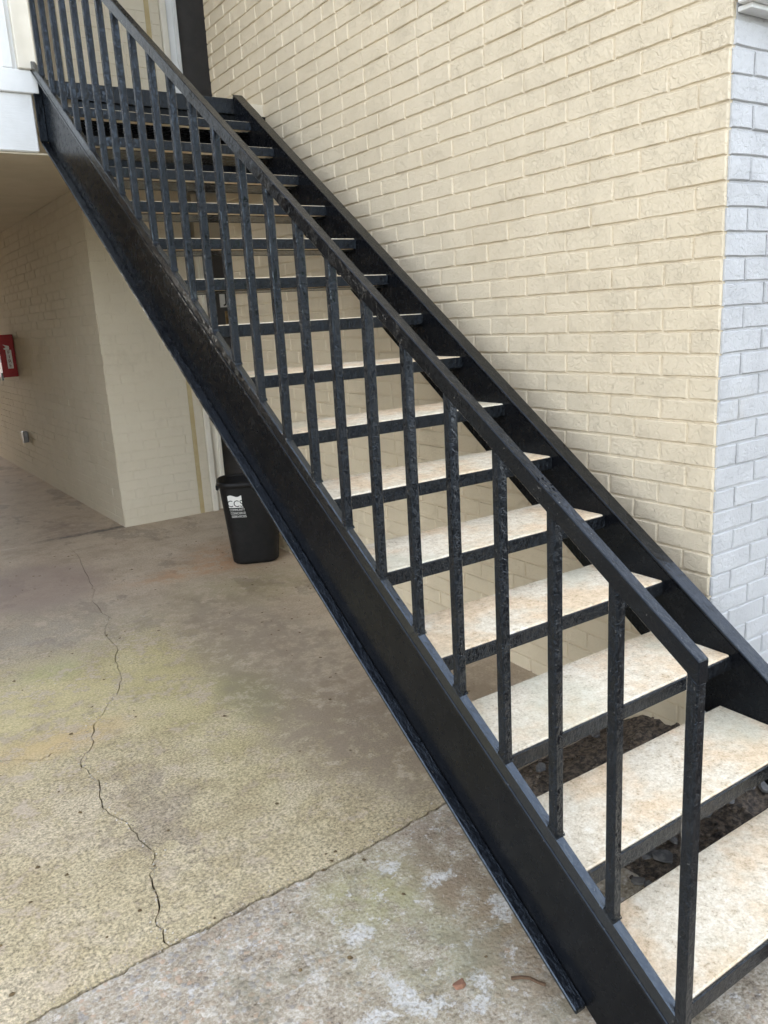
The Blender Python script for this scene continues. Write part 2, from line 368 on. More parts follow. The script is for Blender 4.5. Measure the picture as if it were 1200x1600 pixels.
# breezeway floor beyond the threshold joint, near slab by the stair foot
slab([(-6, YB + .006), (1.6, YB + .006), (1.6, 16), (-6, 16)], 'slab')
slab([(-6, -1.2), (-.44, -1.2), (-.46, -.5), (-.40, .3), (-.47, .8), (-.42, 1.1), (-.5, 1.3), *[p for p in jdn if p[0] < -.52][::-1]], 'agg')

# soil bed under the stair, with chips of slate and crumbs
GX, GY = 46, 80
sv, sf = [], []
for i in range(GX + 1):
    for j in range(GY + 1):
        x = -.60 + (XW + .2 + .60) * i / GX; y = -.6 + 2.05 * j / GY
        e = min(1, max(0, (x + .60) / .22)) * min(1, max(0, (1.45 - y) / .25))
        z = -.045 + e * (.075 + .05 * max(0, x) / .3) + .030 * e * mnoise.noise((x * 9, y * 9, 1)) + .016 * e * mnoise.noise((x * 31, y * 31, 5)) + .008 * e * mnoise.noise((x * 80, y * 80, 9))
        sv.append((x, y, z))
for i in range(GX):
    for j in range(GY):
        a = i * (GY + 1) + j; sf.append((a, a + GY + 1, a + GY + 2, a + 1))
soil = tag(mesh('soil', sv, sf, 'soil', smooth=True), kind='structure')
def soil_z(x, y):
    i = min(GX, max(0, round((x + .60) / (XW + .8) * GX))); j = min(GY, max(0, round((y + .6) / 2.05 * GY)))
    return sv[i * (GY + 1) + j][2]
def chip_bm(sx, sy, sz, seed, bm=None, at=(0, 0, 0)):
    r = random.Random(seed); b = bmesh.new()
    for k in range(22):
        a = r.uniform(0, 6.28); rr = r.uniform(.75, 1)
        b.verts.new((math.cos(a) * rr * sx, math.sin(a) * rr * sy, r.choice((-1, 1)) * sz * r.uniform(.5, 1)))
    bmesh.ops.convex_hull(b, input=b.verts[:])
    for v in [v for v in b.verts if not v.link_faces]: b.verts.remove(v)
    b.transform(Matrix.Translation(at) @ Matrix.Rotation(r.uniform(-.35, .35), 4, 'X') @ Matrix.Rotation(r.uniform(-.35, .35), 4, 'Y'))
    if bm is None: return b
    me = bpy.data.meshes.new('tmp'); b.to_mesh(me); b.free(); bm.from_mesh(me); bpy.data.meshes.remove(me)
gb = bmesh.new()
for k in range(900):
    x = random.uniform(-.52, XW - .02); y = random.uniform(-.1, 1.38); s = random.uniform(.003, .011)
    chip_bm(s, s * random.uniform(.6, 1), s * random.uniform(.3, .7), 100 + k, gb, (x, y, soil_z(x, y) + s * .3))
tag(from_bm('gravel_crumbs', gb, 'soil'), 'dark crumbs of soil and grit under the stair treads', 'gravel', kind='stuff')

# ------------------------------------------------------------------ brickwork
def brick_mesh(L, H, D, seed, m, ud, nd):
    """a painted brick: chamfered, slightly uneven face; centre of the face at the origin, face looks along nd"""
    r = random.Random(seed); c = .0018 if m == 'tanp' else .0042; e = .0004 if m == 'tanp' else .0009
    j = lambda a=.0012: r.uniform(-a, a)
    nx, ny = max(2, int(L / .036)), 2
    pr = j(.0016); tx, ty = j(.003), j(.010)
    G = lambda i, k: (-L / 2 + L * i / nx, -H / 2 + H * k / ny)
    per = [(i, 0) for i in range(nx)] + [(nx, k) for k in range(ny)] + [(i, ny) for i in range(nx, 0, -1)] + [(0, k) for k in range(ny, 0, -1)]
    np_ = len(per); P = []
    jit = [(j(e), j(e)) for _ in per]
    for (i, k) in per: a, b_ = G(i, k); P.append((a, b_, -D))
    for (i, k), q in zip(per, jit): a, b_ = G(i, k); P.append((a + q[0], b_ + q[1], -c + pr + j(e)))
    idx = {}
    for k in range(ny + 1):
        for i in range(nx + 1):
            a, b_ = G(i, k)
            if (i, k) in per:
                q = jit[per.index((i, k))]
                a = a * (1 - c / (L / 2)) + q[0] * 1.3; b_ = b_ * (1 - c * .8 / (H / 2)) + q[1] * 1.3
            idx[(i, k)] = len(P); P.append((a, b_, pr + tx * a + ty * b_ + j(e * .7)))
    U = Vector(ud); N = Vector(nd)
    V = [tuple(U * p[0] + Vector((0, 0, 1)) * p[1] + N * p[2]) for p in P]
    F = []
    for i in range(np_):
        i2 = (i + 1) % np_
        F.append((i, i2, np_ + i2, np_ + i)); F.append((np_ + i, np_ + i2, idx[per[i2]], idx[per[i]]))
    for k in range(ny):
        for i in range(nx): F.append((idx[(i, k)], idx[(i + 1, k)], idx[(i + 1, k + 1)], idx[(i, k + 1)]))
    if U.cross(Vector((0, 0, 1))).dot(N) < 0: F = [q[::-1] for q in F]
    return V, F
BM_CACHE = {}
def brick_data(L, var, m, ud, nd):
    key = (round(L, 3), var, m, tuple(ud))
    if key not in BM_CACHE:
        V, F = brick_mesh(L, COURSE - .0075, .03, hash(key[:2]) & 0xffff, m, ud, nd)
        me = bpy.data.meshes.new('brick'); me.from_pydata(V, [], F); me.materials.append(MAT[m]); me.update()
        BM_CACHE[key] = (me, np.array(V), F)
    return BM_CACHE[key]
def proj(P):
    q = [sum(r[i] * (P[i] - CAM[i]) for i in range(3)) for r in RR]
    if q[2] < .1: return None
    return 600 + FPX * q[0] / q[2], 800 + FPX * q[1] / q[2], q[2]
def layout(u0, u1, z0, z1, flip=False, zoff=0., jit=.004, start_half=False):
    """rows of (centre u, centre z, length); u0 is the tidy corner"""
    out = []; k = 0; z = z0
    r = random.Random(int((u0 + z0) * 1000) + 3)
    while z + COURSE * .6 < z1:
        zc = z + COURSE / 2
        u = u0 + r.uniform(0, .0035); first = (k % 2 == (1 if start_half else 0))
        L = BRL if first else BRL * .5
        while u < u1 - .02:
            e = min(u + L, u1)
            if e - u > .03:
                out.append((u, e, zc + r.uniform(-.001, .001), k))
            u = e; L = BRL + (r.uniform(-jit, jit))
            if r.random() < .02: L *= .55
        z += COURSE; k += 1
    return out
def build_bricks(rows, org, ud, nd, m, flat_scale=1.):
    """-> list of (px area, world centre, mesh data)"""
    res = []; U = Vector(ud)
    for (a, b, zc, k) in rows:
        L = round((b - a - .0075) / .004) * .004
        if L < .02: continue
        data = brick_data(L, random.randrange(10), m, ud, nd)
        c = Vector(org) + U * ((a + b) / 2) + Vector((0, 0, zc))
        p = proj(c); area = 0
        if p and -30 < p[0] < 1230 and -30 < p[1] < 1630:
            area = (L * .07) * (FPX / p[2]) ** 2 * abs(Vector(nd).dot((CAM - c).normalized()))
        res.append((area, c, data))
    return res
def emit(lst, part, m, limit):
    lst.sort(key=lambda t: -t[0])
    for t in lst[:limit]:
        if t[0] < 60: break
        o = bpy.data.objects.new('brick', t[2][0]); link(o, part[id(t[2][0].materials[0])] if isinstance(part, dict) else part, t[1]); t[2]  # shared mesh data
        t_done.add(id(t))
    rest = [t for t in lst if id(t) not in t_done]
    return rest
t_done = set()
def join_rest(rest, m, parent):
    if not rest: return
    V, F, o = [], [], 0
    for a, c, (me, v, f) in rest:
        V.append(v + np.array(c)); F += [tuple(i + o for i in q) for q in f]; o += len(v)
    ob = mesh('bricks', np.concatenate(V).tolist(), F, m, parent, WLOC[parent.name]); ob['kind'] = 'stuff'

# ---- the stairwell wing: long cream face along the stair, pale grey end face
ZT = 6.4
wing = thing('brick_building', 'cream painted brick building wall beside the stair with pale grey end face', 'building', (XW, YC, 0))
RC = .0062
core = box('wall', XW + RC, 7, YC + RC, YE - .004, -.1, ZT, 'cream', wing, 0, (XW, YC, 0))
endw = box('end_wall', XW + .020, 7, YC + .004, YC + .30, -.1, 2.46, 'greyend', wing, 0, (XW, YC, 0))
from_z = 2.3412 - COURSE * 33          # a bed joint measured at the corner
rows = layout(YC + .0005, YE, from_z, ZT)
lst = build_bricks(rows, (XW, 0, 0), (0, 1, 0), (-1, 0, 0), 'cream')
lst2 = build_bricks(layout(XW + .0035, 3.2, from_z, 2.43, start_half=True), (0, YC - .0035, 0), (1, 0, 0), (0, -1, 0), 'greyend')
def above_stair(c): return c.z > SL * c.y - .05 or c.y < .9
lst = [((a if above_stair(c) else a * .35), c, dd) for a, c, dd in lst]
tagd = {}
allb = [(a, c, dd, 0) for a, c, dd in lst] + [(a, c, dd, 1) for a, c, dd in lst2]
allb.sort(key=lambda t: -t[0])
for a, c, dd, w in allb[:300]:
    link(bpy.data.objects.new('brick', dd[0]), (core, endw)[w], c)
join_rest([t[:3] for t in allb[300:] if t[3] == 0], 'cream', core)
join_rest([t[:3] for t in allb[300:] if t[3] == 1], 'greyend', endw)
box('trim_board', XW - .005, 7, YC - .075, YC - .012, 2.447, 2.60, 'white', wing, .004, (XW, YC, 2.4))
box('soffit_board', XW + .02, 7, YC - .045, YC + .002, 2.432, 2.4465, 'white', wing, .002, (XW, YC, 2.4))
box('roof', XW - .35, 7.4, YC - .4, 16, ZT + .002, ZT + .25, 'roof', wing, 0, (XW, YC, ZT))

# ---- breezeway wing: face towards the camera, side wall with the fire cabinet
bz = thing('brick_wall', 'tan painted brick wall at the breezeway corner behind the stair', 'wall', (XA0, YB, ZF))
XB = .285
an = math.atan2(XA1 - XA0, 11 - YB)
ua = (math.sin(an), math.cos(an), 0); na = (-math.cos(an), math.sin(an), 0)
RC = .0042
fw = box('front_wall', XA0 + RC, XB, YB + RC, YB + .25, ZF - .1, ZT, 'tanp', bz, 0, (XA0, YB, ZF))
aw = mesh('side_wall', [(XA0 + RC, YB + RC, ZF - .1), (XA0 + RC + ua[0] * 10.3, YB + RC + ua[1] * 10.3, ZF - .1), (XA0 + RC + ua[0] * 10.3, YB + RC + ua[1] * 10.3, ZT), (XA0 + RC, YB + RC, ZT),
      (.25, YB + .02, ZF - .1), (.25, 16, ZF - .1), (.25, 16, ZT), (.25, YB + .02, ZT)], [(0, 3, 2, 1), (4, 5, 6, 7), (1, 2, 6, 5), (0, 1, 5, 4), (3, 7, 6, 2), (0, 4, 7, 3)], 'tanp', bz, (XA0, YB, ZF))
SX0, SX1 = .175, .215                      # sealant joint in the front wall
rw = layout(XA0 + .0005, SX0, ZF - .01, ZT) + layout(SX1, XB, ZF - .01, ZT)
l1 = build_bricks(rw, (0, YB, 0), (1, 0, 0), (0, -1, 0), 'tanp')
l2 = build_bricks(layout(.004, 7.5, ZF - .01, 2.66, start_half=True), (XA0 - .0008, YB, 0), ua, na, 'tanp')
def hidden_b(c): return 2.45 < c.z < 2.9
allb = [(a * (.1 if hidden_b(c) else 1), c, dd, 0) for a, c, dd in l1] + [(a, c, dd, 1) for a, c, dd in l2]
allb.sort(key=lambda t: -t[0])
for a, c, dd, w in allb[:300]:
    link(bpy.data.objects.new('brick', dd[0]), (fw, aw)[w], c)
join_rest([t[:3] for t in allb[300:] if t[3] == 0], 'tanp', fw)
join_rest([t[:3] for t in allb[300:] if t[3] == 1], 'tanp', aw)
box('sealant_joint', SX0 + .002, SX1 - .002, YB + .0012, YB + .02, ZF, ZT, 'caulk', bz, 0, (XA0, YB, ZF))
# wall round the doors
box('lintel_wall', XB + .15, 4, YB + .14, YB + .35, ZF + 2.16, 2.64, 'tanp', bz, 0, (XA0, YB, ZF))
box('return_wall', 1.42, 4, YB + .10, YB + .35, ZF, ZT, 'tanp', bz, 0, (XA0, YB, ZF))

box('rear_wall', .26, 7, YB + .36, 16, ZF - .1, ZT, 'tanp', bz, 0, (XA0, YB, ZF))
op = thing('opposite_wing', 'brown building wing across the breezeway', 'building', (-3.2, 10, ZF))
box('wall', -10, -3.2, 3.4, 16, -.1, ZT, 'wing', op, 0, (-3.2, 10, ZF))
box('roof', -10.4, XW - .36, 3.7, 16, ZT + .002, ZT + .25, 'roof', op, 0, (-3.2, 10, ZF))

# ---- doors
def door(zb, zt, label, letter):
    d = thing('apartment_door', label, 'door', (.9, YB + .13, zb))
    box('door_leaf', .425, 1.36, YB + .13, YB + .17, zb + .01, zt - .06, 'door', d, .003, (.9, YB, zb))
    c = box('casing', XB + .003, XB + .05, YB - .018, YB + .12, zb, zt, 'ivory', d, .004, (.9, YB, zb))
    box('jamb', XB + .052, .423, YB + .02, YB + .125, zb, zt, 'white' if zb > 1 else 'ivory', d, .004, (.9, YB, zb))
    box('stop', .395, .424, YB + .002, YB + .0195, zb, zt, 'white' if zb > 1 else 'ivory', d, .003, (.9, YB, zb))
    box('jamb', 1.362, 1.418, YB + .02, YB + .18, zb, zt, 'white', d, .004, (.9, YB, zb))
    box('head', .424, 1.361, YB + .02, YB + .18, zt - .058, zt, 'white', d, .004, (.9, YB, zb))
    return d
def text_mesh(s, size):
    cu_ = bpy.data.curves.new('t', 'FONT'); cu_.body = s; cu_.size = size; cu_.align_x = 'CENTER'; cu_.resolution_u = 3
    o = bpy.data.objects.new('t', cu_); COL.objects.link(o)
    bpy.context.view_layer.update()
    me = bpy.data.meshes.new_from_object(o.evaluated_get(bpy.context.evaluated_depsgraph_get()))
    bpy.data.objects.remove(o); v = [tuple(p.co) for p in me.vertices]; f = [tuple(p.vertices) for p in me.polygons]
    bpy.data.meshes.remove(me); return v, f
d1 = door(ZF, ZF + 2.15, 'charcoal ground floor door with a white letter plate behind the stair', 'J')
zl = 1.86
pl = box('letter_plate', .588, .688, YB + .124, YB + .1295, zl - .10, zl + .07, 'label', d1, .001, (.63, YB + .12, zl))
tv, tf = text_mesh('J', .13)
mesh('letter', [(.640 + x, YB + .1225, zl - .06 + y) for x, y, _ in tv], tf, 'ink', pl, (.63, YB + .12, zl))
kb = bmesh.new()
hexbm(boxv(.622, .668, YB + .118, YB + .1295, zl - .34, zl - .13), .004, kb)
bmesh.ops.create_uvsphere(kb, u_segments=14, v_segments=8, radius=.02, matrix=Matrix.Translation((.645, YB + .11, zl - .17)))
bmesh.ops.create_uvsphere(kb, u_segments=14, v_segments=8, radius=.014, matrix=Matrix.Translation((.645, YB + .108, zl - .31)))
from_bm('knocker', kb, 'brass', d1, (.645, YB + .12, zl))
door(2.88, 4.95, 'dark charcoal upper floor door beside white jamb at the stair top', '')

# ---- upper landing
ld = thing('upper_landing', 'upper landing with white painted beam edge over the breezeway', 'landing', (-2, 4.06, 2.65))
LX0 = -3.19
box('floor_slab', LX0, 3.5, 4.10, YB - .004, 2.655, 2.872, 'ceil', ld, 0, (-2, 4.06, 2.65))
box('ceiling', LX0, XA0 + .02, YB - .003, 16, 2.655, 2.872, 'ceil', ld, 0, (-2, 4.06, 2.65))
box('edge_beam', LX0, xl(4.05) - .004, 4.045, 4.20, 2.527, 2.803, 'fascia', ld, .006, (-2, 4.06, 2.65))
box('beam_soffit', LX0, xl(4.05) + .05, 4.06, 4.26, 2.517, 2.5265, 'ceil', ld, .002, (-2, 4.06, 2.65))
box('steel_header', -.88, XW - .002, 4.072, 4.0985, 2.42, 2.80, 'web', ld, .003, (-2, 4.06, 2.65))

# ---- white clad post above the beam
cp = thing('clad_post', 'white boarded post with ivory corner board on the landing edge', 'post', (-1.3, 4.05, 2.8))
PX = -1.043
box('siding', -1.9, PX - .006, 4.052, 4.36, 2.805, 5.5, 'white', cp, .003, (-1.3, 4.05, 2.8))
box('skirt_board', -1.9, PX - .003, 4.026, 4.0515, 2.799, 2.905, 'white', cp, .004, (-1.3, 4.05, 2.8))
box('corner_board', -1.132, PX, 4.012, 4.0505, 2.9065, 5.5, 'ivory', cp, .004, (-1.3, 4.05, 2.8))
box('corner_board', PX - .0055, PX + .018, 4.0515, 4.16, 2.9, 5.5, 'ivory', cp, .004, (-1.3, 4.05, 2.8))
box('panel_batten', -1.205, -1.150, 4.030, 4.0515, 2.9065, 5.5, 'white', cp, .006, (-1.3, 4.05, 2.8))
box('panel_batten', -1.9, -1.32, 4.036, 4.0515, 2.9065, 5.5, 'white', cp, .006, (-1.3, 4.05, 2.8))

# ------------------------------------------------------------------ staircase
st = thing('staircase', 'black painted steel staircase with open risers and concrete treads', 'staircase', (-.5, .2, 0))
SO = (-.5, .2, 0)
Y0, Y1 = .191, 4.04
def slope(bm, fx, dx0, dx1, o0, o1, y0, y1, bev=.0025, n=1):
    vs = [(fx(y) + dx, y, SL * y + o) for dx in (dx0, dx1) for y in (y0, y1) for o in (o0, o1)]
    return hexbm(vs, bev, bm)
def web_prism(bm, fx, dx0, dx1, o0, o1):
    yb = -o0 / SL
    poly = [(Y0, .002), (yb, .002), (Y1, SL * Y1 + o0), (Y1, SL * Y1 + o1), (Y0, SL * Y0 + o1)]
    n = len(poly); vs = [bm.verts.new((fx(y) + dx, y, z)) for dx in (dx0, dx1) for y, z in poly]
    bm.faces.new(vs[:n]); bm.faces.new(vs[n:][::-1])
    for i in range(n): bm.faces.new([vs[i], vs[(i + 1) % n], vs[(i + 1) % n + n], vs[i + n]])
zero = lambda y: 0.
BOT, TOPL, TOPR = -.305, .050, .027
FT = .011 / math.cos(math.atan(SL))
# near stringer: a channel whose flanges point outwards
b = bmesh.new(); web_prism(b, xl, .041, .049, BOT + .001, TOPL - .001)
s1 = from_bm('stringer', b, 'web', st, SO); s1['label'] = 'near stringer with outward flanges'
b = bmesh.new(); slope(b, xl, .006, .0405, BOT, BOT + FT, .475, Y1); from_bm('bottom_flange', b, 'steelf', s1, SO)
b = bmesh.new(); slope(b, xl, .0, .0405, TOPL - FT, TOPL, Y0, Y1); from_bm('top_flange', b, 'steelx', s1, SO)
b = hexbm([(xl(Y1) + dx, y, z) for dx in (0.001, .0405) for y in (Y1 - .011, Y1) for z in (SL * Y1 + BOT + .012, SL * Y1 + TOPL - .002)], .002)
from_bm('end_flange', b, 'steelx', s1, SO)
# far stringer
Y1L = Y1; Y1 = 4.008
b = bmesh.new(); web_prism(b, zero, 0, .008, BOT + .02, TOPR)
s2 = from_bm('stringer', b, 'web', st, SO); s2['label'] = 'far stringer along the brick wall'
b = bmesh.new(); slope(b, zero, .0085, .060, BOT + .02, BOT + .02 + FT, .45, Y1); from_bm('bottom_flange', b, 'steelx', s2, SO)
b = bmesh.new(); slope(b, zero, .0005, .062, TOPR + .0005, TOPR + FT, Y0, Y1); from_bm('top_flange', b, 'steelx', s2, SO)
Y1 = Y1L
# treads
NSTEP = 16
for i in range(1, NSTEP + 1):
    y = i * RUN; z = i * RISE; dep = .287 if i < NSTEP else .05
    xa = lambda yy: xl(yy) + .0495
    r = random.Random(i)
    vs = [(X, yy, zz) for X in (0, 1) for yy in (y + .0075, y + dep) for zz in (z - .045, z + r.uniform(-.001, .001))]
    XR = -.0005 if i < NSTEP else .064
    vs = [((xa(p[1]) if p[0] == 0 else XR), p[1], p[2]) for p in vs]
    t = from_bm('tread', hexbm(vs, .004), 'tread', st, (-.5, y, z))
    H = .046 if i < NSTEP else .085
    vs = [((xa(y) if X == 0 else XR), yy, zz) for X in (0, 1) for yy in (y - .001, y + .0065) for zz in (z - H, z - .003)]
    from_bm('nosing_bar', hexbm(vs, .002), 'steel', t, (-.5, y, z))
    if i < NSTEP:
        vs = [((xa(y + dep) if X == 0 else -.0005), yy, zz) for X in (0, 1) for yy in (y + dep + .001, y + dep + .008) for zz in (z - .05, z - .010)]
        from_bm('back_bar', hexbm(vs, .002), 'steel', t, (-.5, y, z))
        vs = [((xa(y + .2) + .002 if X == 0 else -.002), yy, zz) for X in (0, 1) for yy in (y + .055, y + dep - .004) for zz in (z - .0485, z - .0455)]
        from_bm('shade_plate', hexbm(vs, .001), 'web', t, (-.5, y, z))  # black plate added beneath the tread to darken its underside
        for fx0, fx1 in ((None, .04), (-.04, -.0008)):
            xx0 = xa(y + .1) + .004 if fx0 is None else fx0; xx1 = xx0 + .036 if fx0 is None else fx1
            from_bm('cleat', hexbm(boxv(xx0, xx1, y + .03, y + .26, z - .056, z - .049), .0015), 'steel', t, (-.5, y, z))
# bottom rail, handrail, newel, balusters
HT = .036 / math.cos(math.atan(SL))
YT = 4.60
b = bmesh.new(); slope(b, xl, .0012, .0245, TOPL + .001, TOPL + .001 + HT, Y0 + .004, Y1 - .03, .003); from_bm('bottom_rail', b, 'steelf', st, SO)
b = bmesh.new(); slope(b, xl, -.0011, .0262, .828, .828 + HT * 1.04, Y0 - .0006, YT, .0016); from_bm('handrail', b, 'steelx', st, SO)
BW = .0250
def bal_bm(z0, z1, w, seed):
    h = w / 2
    vs = [(x, y, (SL * y + zz)) for x in (-h, h) for y in (-h, h) for zz in (z0, z1)]
    bm = hexbm(vs, .0032, None, 1)
    # lumpy weld collar at the foot
    r = random.Random(seed)
    ring = []
    for k in range(16):
        a = k / 16 * 2 * math.pi; q = max(abs(math.cos(a)), abs(math.sin(a)))
        cx_, cy_ = math.cos(a) / q, math.sin(a) / q
        ring.append((cx_, cy_, r.uniform(.6, 1.25)))
    lo = [bm.verts.new((c * (h + .0016 * k), s * (h + .0016 * k), SL * s * h + z0 + .0105)) for c, s, k in ring]
    hi = [bm.verts.new((c * (h + .0005), s * (h + .0005), SL * s * h + z0 + .0105 + .006 * k)) for c, s, k in ring]
    for k in range(16):
        bm.faces.new([lo[k], lo[(k + 1) % 16], hi[(k + 1) % 16], hi[k]])
    return bm
protos = []
for k in range(4):
    me = bpy.data.meshes.new('baluster'); bm = bal_bm(TOPL + HT - .010, .832, BW, k); bmesh.ops.recalc_face_normals(bm, faces=bm.faces); bm.to_mesh(me); bm.free()
    me.materials.append(MAT['steel']); protos.append(me)
for k in range(1, 25):
    y = .2215 + .1592 * k
    o = bpy.data.objects.new('baluster', protos[k % 4]); link(o, st, (xl(y) + .0015 + BW / 2, y, SL * y))
h = .0127; yn = Y0 + h
vs = [(xl(yn) - .0005 + dx, yn + dy, zz) for dx in (0, .0255) for dy in (-h + .0005, h) for zz in (.003, None)]
vs = [(p[0], p[1], p[2] if p[2] is not None else SL * p[1] + .83) for p in vs]
from_bm('newel', hexbm(vs, .003), 'steel', st, SO)

# ------------------------------------------------------------------ trash can
bx, by = -.005, 4.285; bzz = g(by) + .004
can = thing('trash_can', 'black plastic trash can with white printed logo under the stair', 'trash can', (bx, by, bzz))
BROT = rad(-24)
def can_pt(th, z, inset=0.):
    t = z / .56
    a = .152 + .048 * t - inset; bq = .126 + .042 * t - inset; n = 3.4
    c, s = math.cos(th), math.sin(th)
    rr = (abs(c / a) ** n + abs(s / bq) ** n) ** (-1 / n)
    x, y = rr * c, rr * s
    return (bx + x * math.cos(BROT) - y * math.sin(BROT), by + x * math.sin(BROT) + y * math.cos(BROT), bzz + z)
NT_ = 64
def loft(rings, cap0=True):
    V, F = [], []
    for (z, ins) in rings:
        V += [can_pt(2 * math.pi * k / NT_, z, ins) for k in range(NT_)]
    for a in range(len(rings) - 1):
        for k in range(NT_):
            F.append((a * NT_ + k, a * NT_ + (k + 1) % NT_, (a + 1) * NT_ + (k + 1) % NT_, (a + 1) * NT_ + k))
    if cap0: F.append(tuple(range(NT_))[::-1]); F.append(tuple(range((len(rings) - 1) * NT_, len(rings) * NT_)))
    return V, F
V, F = loft([(0, .012), (.012, .001), (.03, 0), (.20, 0), (.40, 0), (.53, 0), (.55, 0), (.55, .004), (.4, .004), (.05, .005)])
mesh('body', V, F, 'plastic', can, (bx, by, bzz), True)
V, F = loft([(.525, -.001), (.527, -.010), (.540, -.013), (.558, -.011), (.563, -.004), (.560, .003), (.548, .0035)], False)
mesh('rim', V, F, 'plastic', can, (bx, by, bzz), True)
for a_ in (0, math.pi):
    p = can_pt(a_, .50, -.004); q = can_pt(a_, .50, -.03)
    u = (Vector(q) - Vector(p)).normalized(); w_ = Vector((-u.y, u.x, 0))
    vs = [tuple(Vector(p) + u * i + w_ * j + Vector((0, 0, k))) for i in (0, .02) for j in (-.05, .05) for k in (0, .035)]
    from_bm('handle', hexbm(vs, .006), 'plastic', can, (bx, by, bzz))
TH0 = rad(213) - BROT
def wrap(v, zc, off=.0012, du=0.):
    out = []
    for x, y, *_ in v:
        th = TH0 + (x + du) / .158
        p = Vector(can_pt(th, zc + y)); c = Vector((bx, by, p.z)); out.append(tuple(p + (p - c).normalized() * off))
    return out
# logo: white block with black letters, three lines beneath
gx, gy = 14, 8; W_, H_ = .074, .078
pv = []; pf = []
for j in range(gy + 1):
    for i in range(gx + 1):
        fx_ = i / gx; fy = j / gy
        pv.append((-W_ / 2 + W_ * fx_ + (.006 if fy < .1 and fx_ > .9 else 0), -H_ / 2 + H_ * fy + .006 * math.sin(fx_ * 7) * (fy > .95)))
for j in range(gy):
    for i in range(gx):
        a = j * (gx + 1) + i; pf.append((a, a + 1, a + gx + 2, a + gx + 1))
lg = mesh('logo', wrap(pv, .435), pf, 'label', can, (bx, by, bzz))
tv, tf = text_mesh('CCS', .058)
mesh('letters', wrap([(x * .80, y * 1.1 - .028) for x, y, _ in tv], .430, .0022), tf, 'plastic', lg, (bx, by, bzz))
for k, s in enumerate(('COMMUNITY', 'CONCIERGE', 'SERVICES')):
    tv, tf = text_mesh(s, .0225)
    mx = max(p[0] for p in tv)
    mesh('lettering', wrap([(x * .042 / mx, y * .95) for x, y, _ in tv], .374 - .0225 * k, .0014, .006 + .003 * k), tf, 'label', can, (bx, by, bzz))

# ------------------------------------------------------------------ fire cabinet on the breezeway wall
fy0, fy1, fz0, fz1 = 8.93, 9.22, 1.20, 1.645
xw_ = lambda y: XA0 + (XA1 - XA0) * (y - YB) / (11 - YB) - .006
fx1 = xw_(fy0); fx0 = fx1 - .155
fc = thing('fire_cabinet', 'red fire extinguisher cabinet on the breezeway wall', 'fire cabinet', (fx1, fy0, fz0))
FL = (fx1, fy0, fz0)
box('cabinet_body', fx0 + .012, fx1 - .004, fy0, fy1, fz0, fz1, 'red', fc, .004, FL)
fr = box('door_frame', fx0, fx0 + .0115, fy0 - .004, fy1 + .004, fz0 - .004, fz1 + .004, 'red', fc, .003, FL)
box('window', fx0 - .004, fx0 - .0005, fy0 + .04, fy1 - .04, fz0 + .16, fz1 - .05, 'glass', fr, .001, FL)
box('latch', fx0 - .018, fx0 - .0005, fy0 + .004, fy0 + .03, fz0 - .03, fz0 + .05, 'zinc', fr, .003, FL)
lx = (fx0 + .012 + fx1) / 2 + .004
lp = box('label_plate', lx - .028, lx + .028, fy0 - .0015, fy0 - .0003, fz0 + .09, fz0 + .285, 'label', fc, 0, FL)
mesh('arrow_mark', [(lx - .05, fy0 - .0014, fz0 + .345), (lx + .012, fy0 - .0014, fz0 + .325), (lx + .012, fy0 - .0014, fz0 + .287), (lx - .028, fy0 - .0014, fz0 + .287), (lx - .05, fy0 - .0014, fz0 + .30), (lx - .02, fy0 - .0014, fz0 + .315)], [(0, 1, 2, 5), (5, 2, 3, 4)], 'label', fc, FL)
for k, ch in enumerate('FIRE'):
    tv, tf = text_mesh(ch, .052)
    mesh('letter', [(lx + x * 1.1, fy0 - .0028, fz0 + .242 - .046 * k + y) for x, y, _ in tv], tf, 'redink', lp, FL)
# small metal outlet box low on the same wall
oy = 8.99; ox = xw_(oy)
ob = thing('outlet_box', 'small grey metal outlet box low on the breezeway wall', 'outlet box', (ox, oy, .54))
box('box', ox - .045, ox - .001, oy - .045, oy + .045, .48, .60, 'zinc', ob, .004, (ox, oy, .54))
box('cover', ox - .052, ox - .0455, oy - .05, oy + .05, .475, .605, 'zinc', ob, .003, (ox, oy, .54))

# ------------------------------------------------------------------ loose bits
cs = [(-.394, .744, .036, .022, 'broad flat grey stone chip, upper left of the pair behind the newel'), (-.387, .700, .034, .024, 'broad flat grey stone chip, lower right of the pair behind the newel'),
      (-.301, .735, .026, .016, 'small grey stone chip just right of the broad pair behind the newel'), (-.50, .698, .024, .016, 'dark oval stone chip at the left end of the soil under the second tread'),
      (-.498, .660, .026, .018, 'dark stone chip touching the back edge of the lowest visible tread'), (-.111, .747, .022, .015, 'dull grey stone chip right of the newel under the second tread'),
      (.071, .721, .036, .022, 'pale grey stone chip near the right frame edge under the second tread'), (.118, .700, .026, .018, 'pale grey stone chip, rightmost on the soil under the second tread'),
      (-.019, .73, .018, .013, 'tiny grey stone chip mid soil between newel and right frame edge'), (-.303, 1.287, .03, .02, 'pale stone chip on the concrete edge under the third tread'),
      (.033, 1.335, .032, .022, 'brown grey stone on the dark soil near the brick wall base'), (.06, 1.257, .026, .02, 'dark stone beside the brown grey one near the brick wall base')]
for k, (x, y, a, c, lab) in enumerate(cs):
    z = max(soil_z(x, y), 0) + .012
    o = from_bm('stone_chip', chip_bm(a, c, .006, 40 + k), 'chip'); o.location = (x, y, z); o.rotation_euler.z = random.uniform(0, 3)
    tag(o, lab, 'stone', 'stone chips under the stair')
o = from_bm('terracotta_chip', chip_bm(.022, .015, .006, 77), 'terra'); o.location = (-1.135, .729, .006)
tag(o, 'orange terracotta chip on the rough concrete by the stair foot', 'chip')
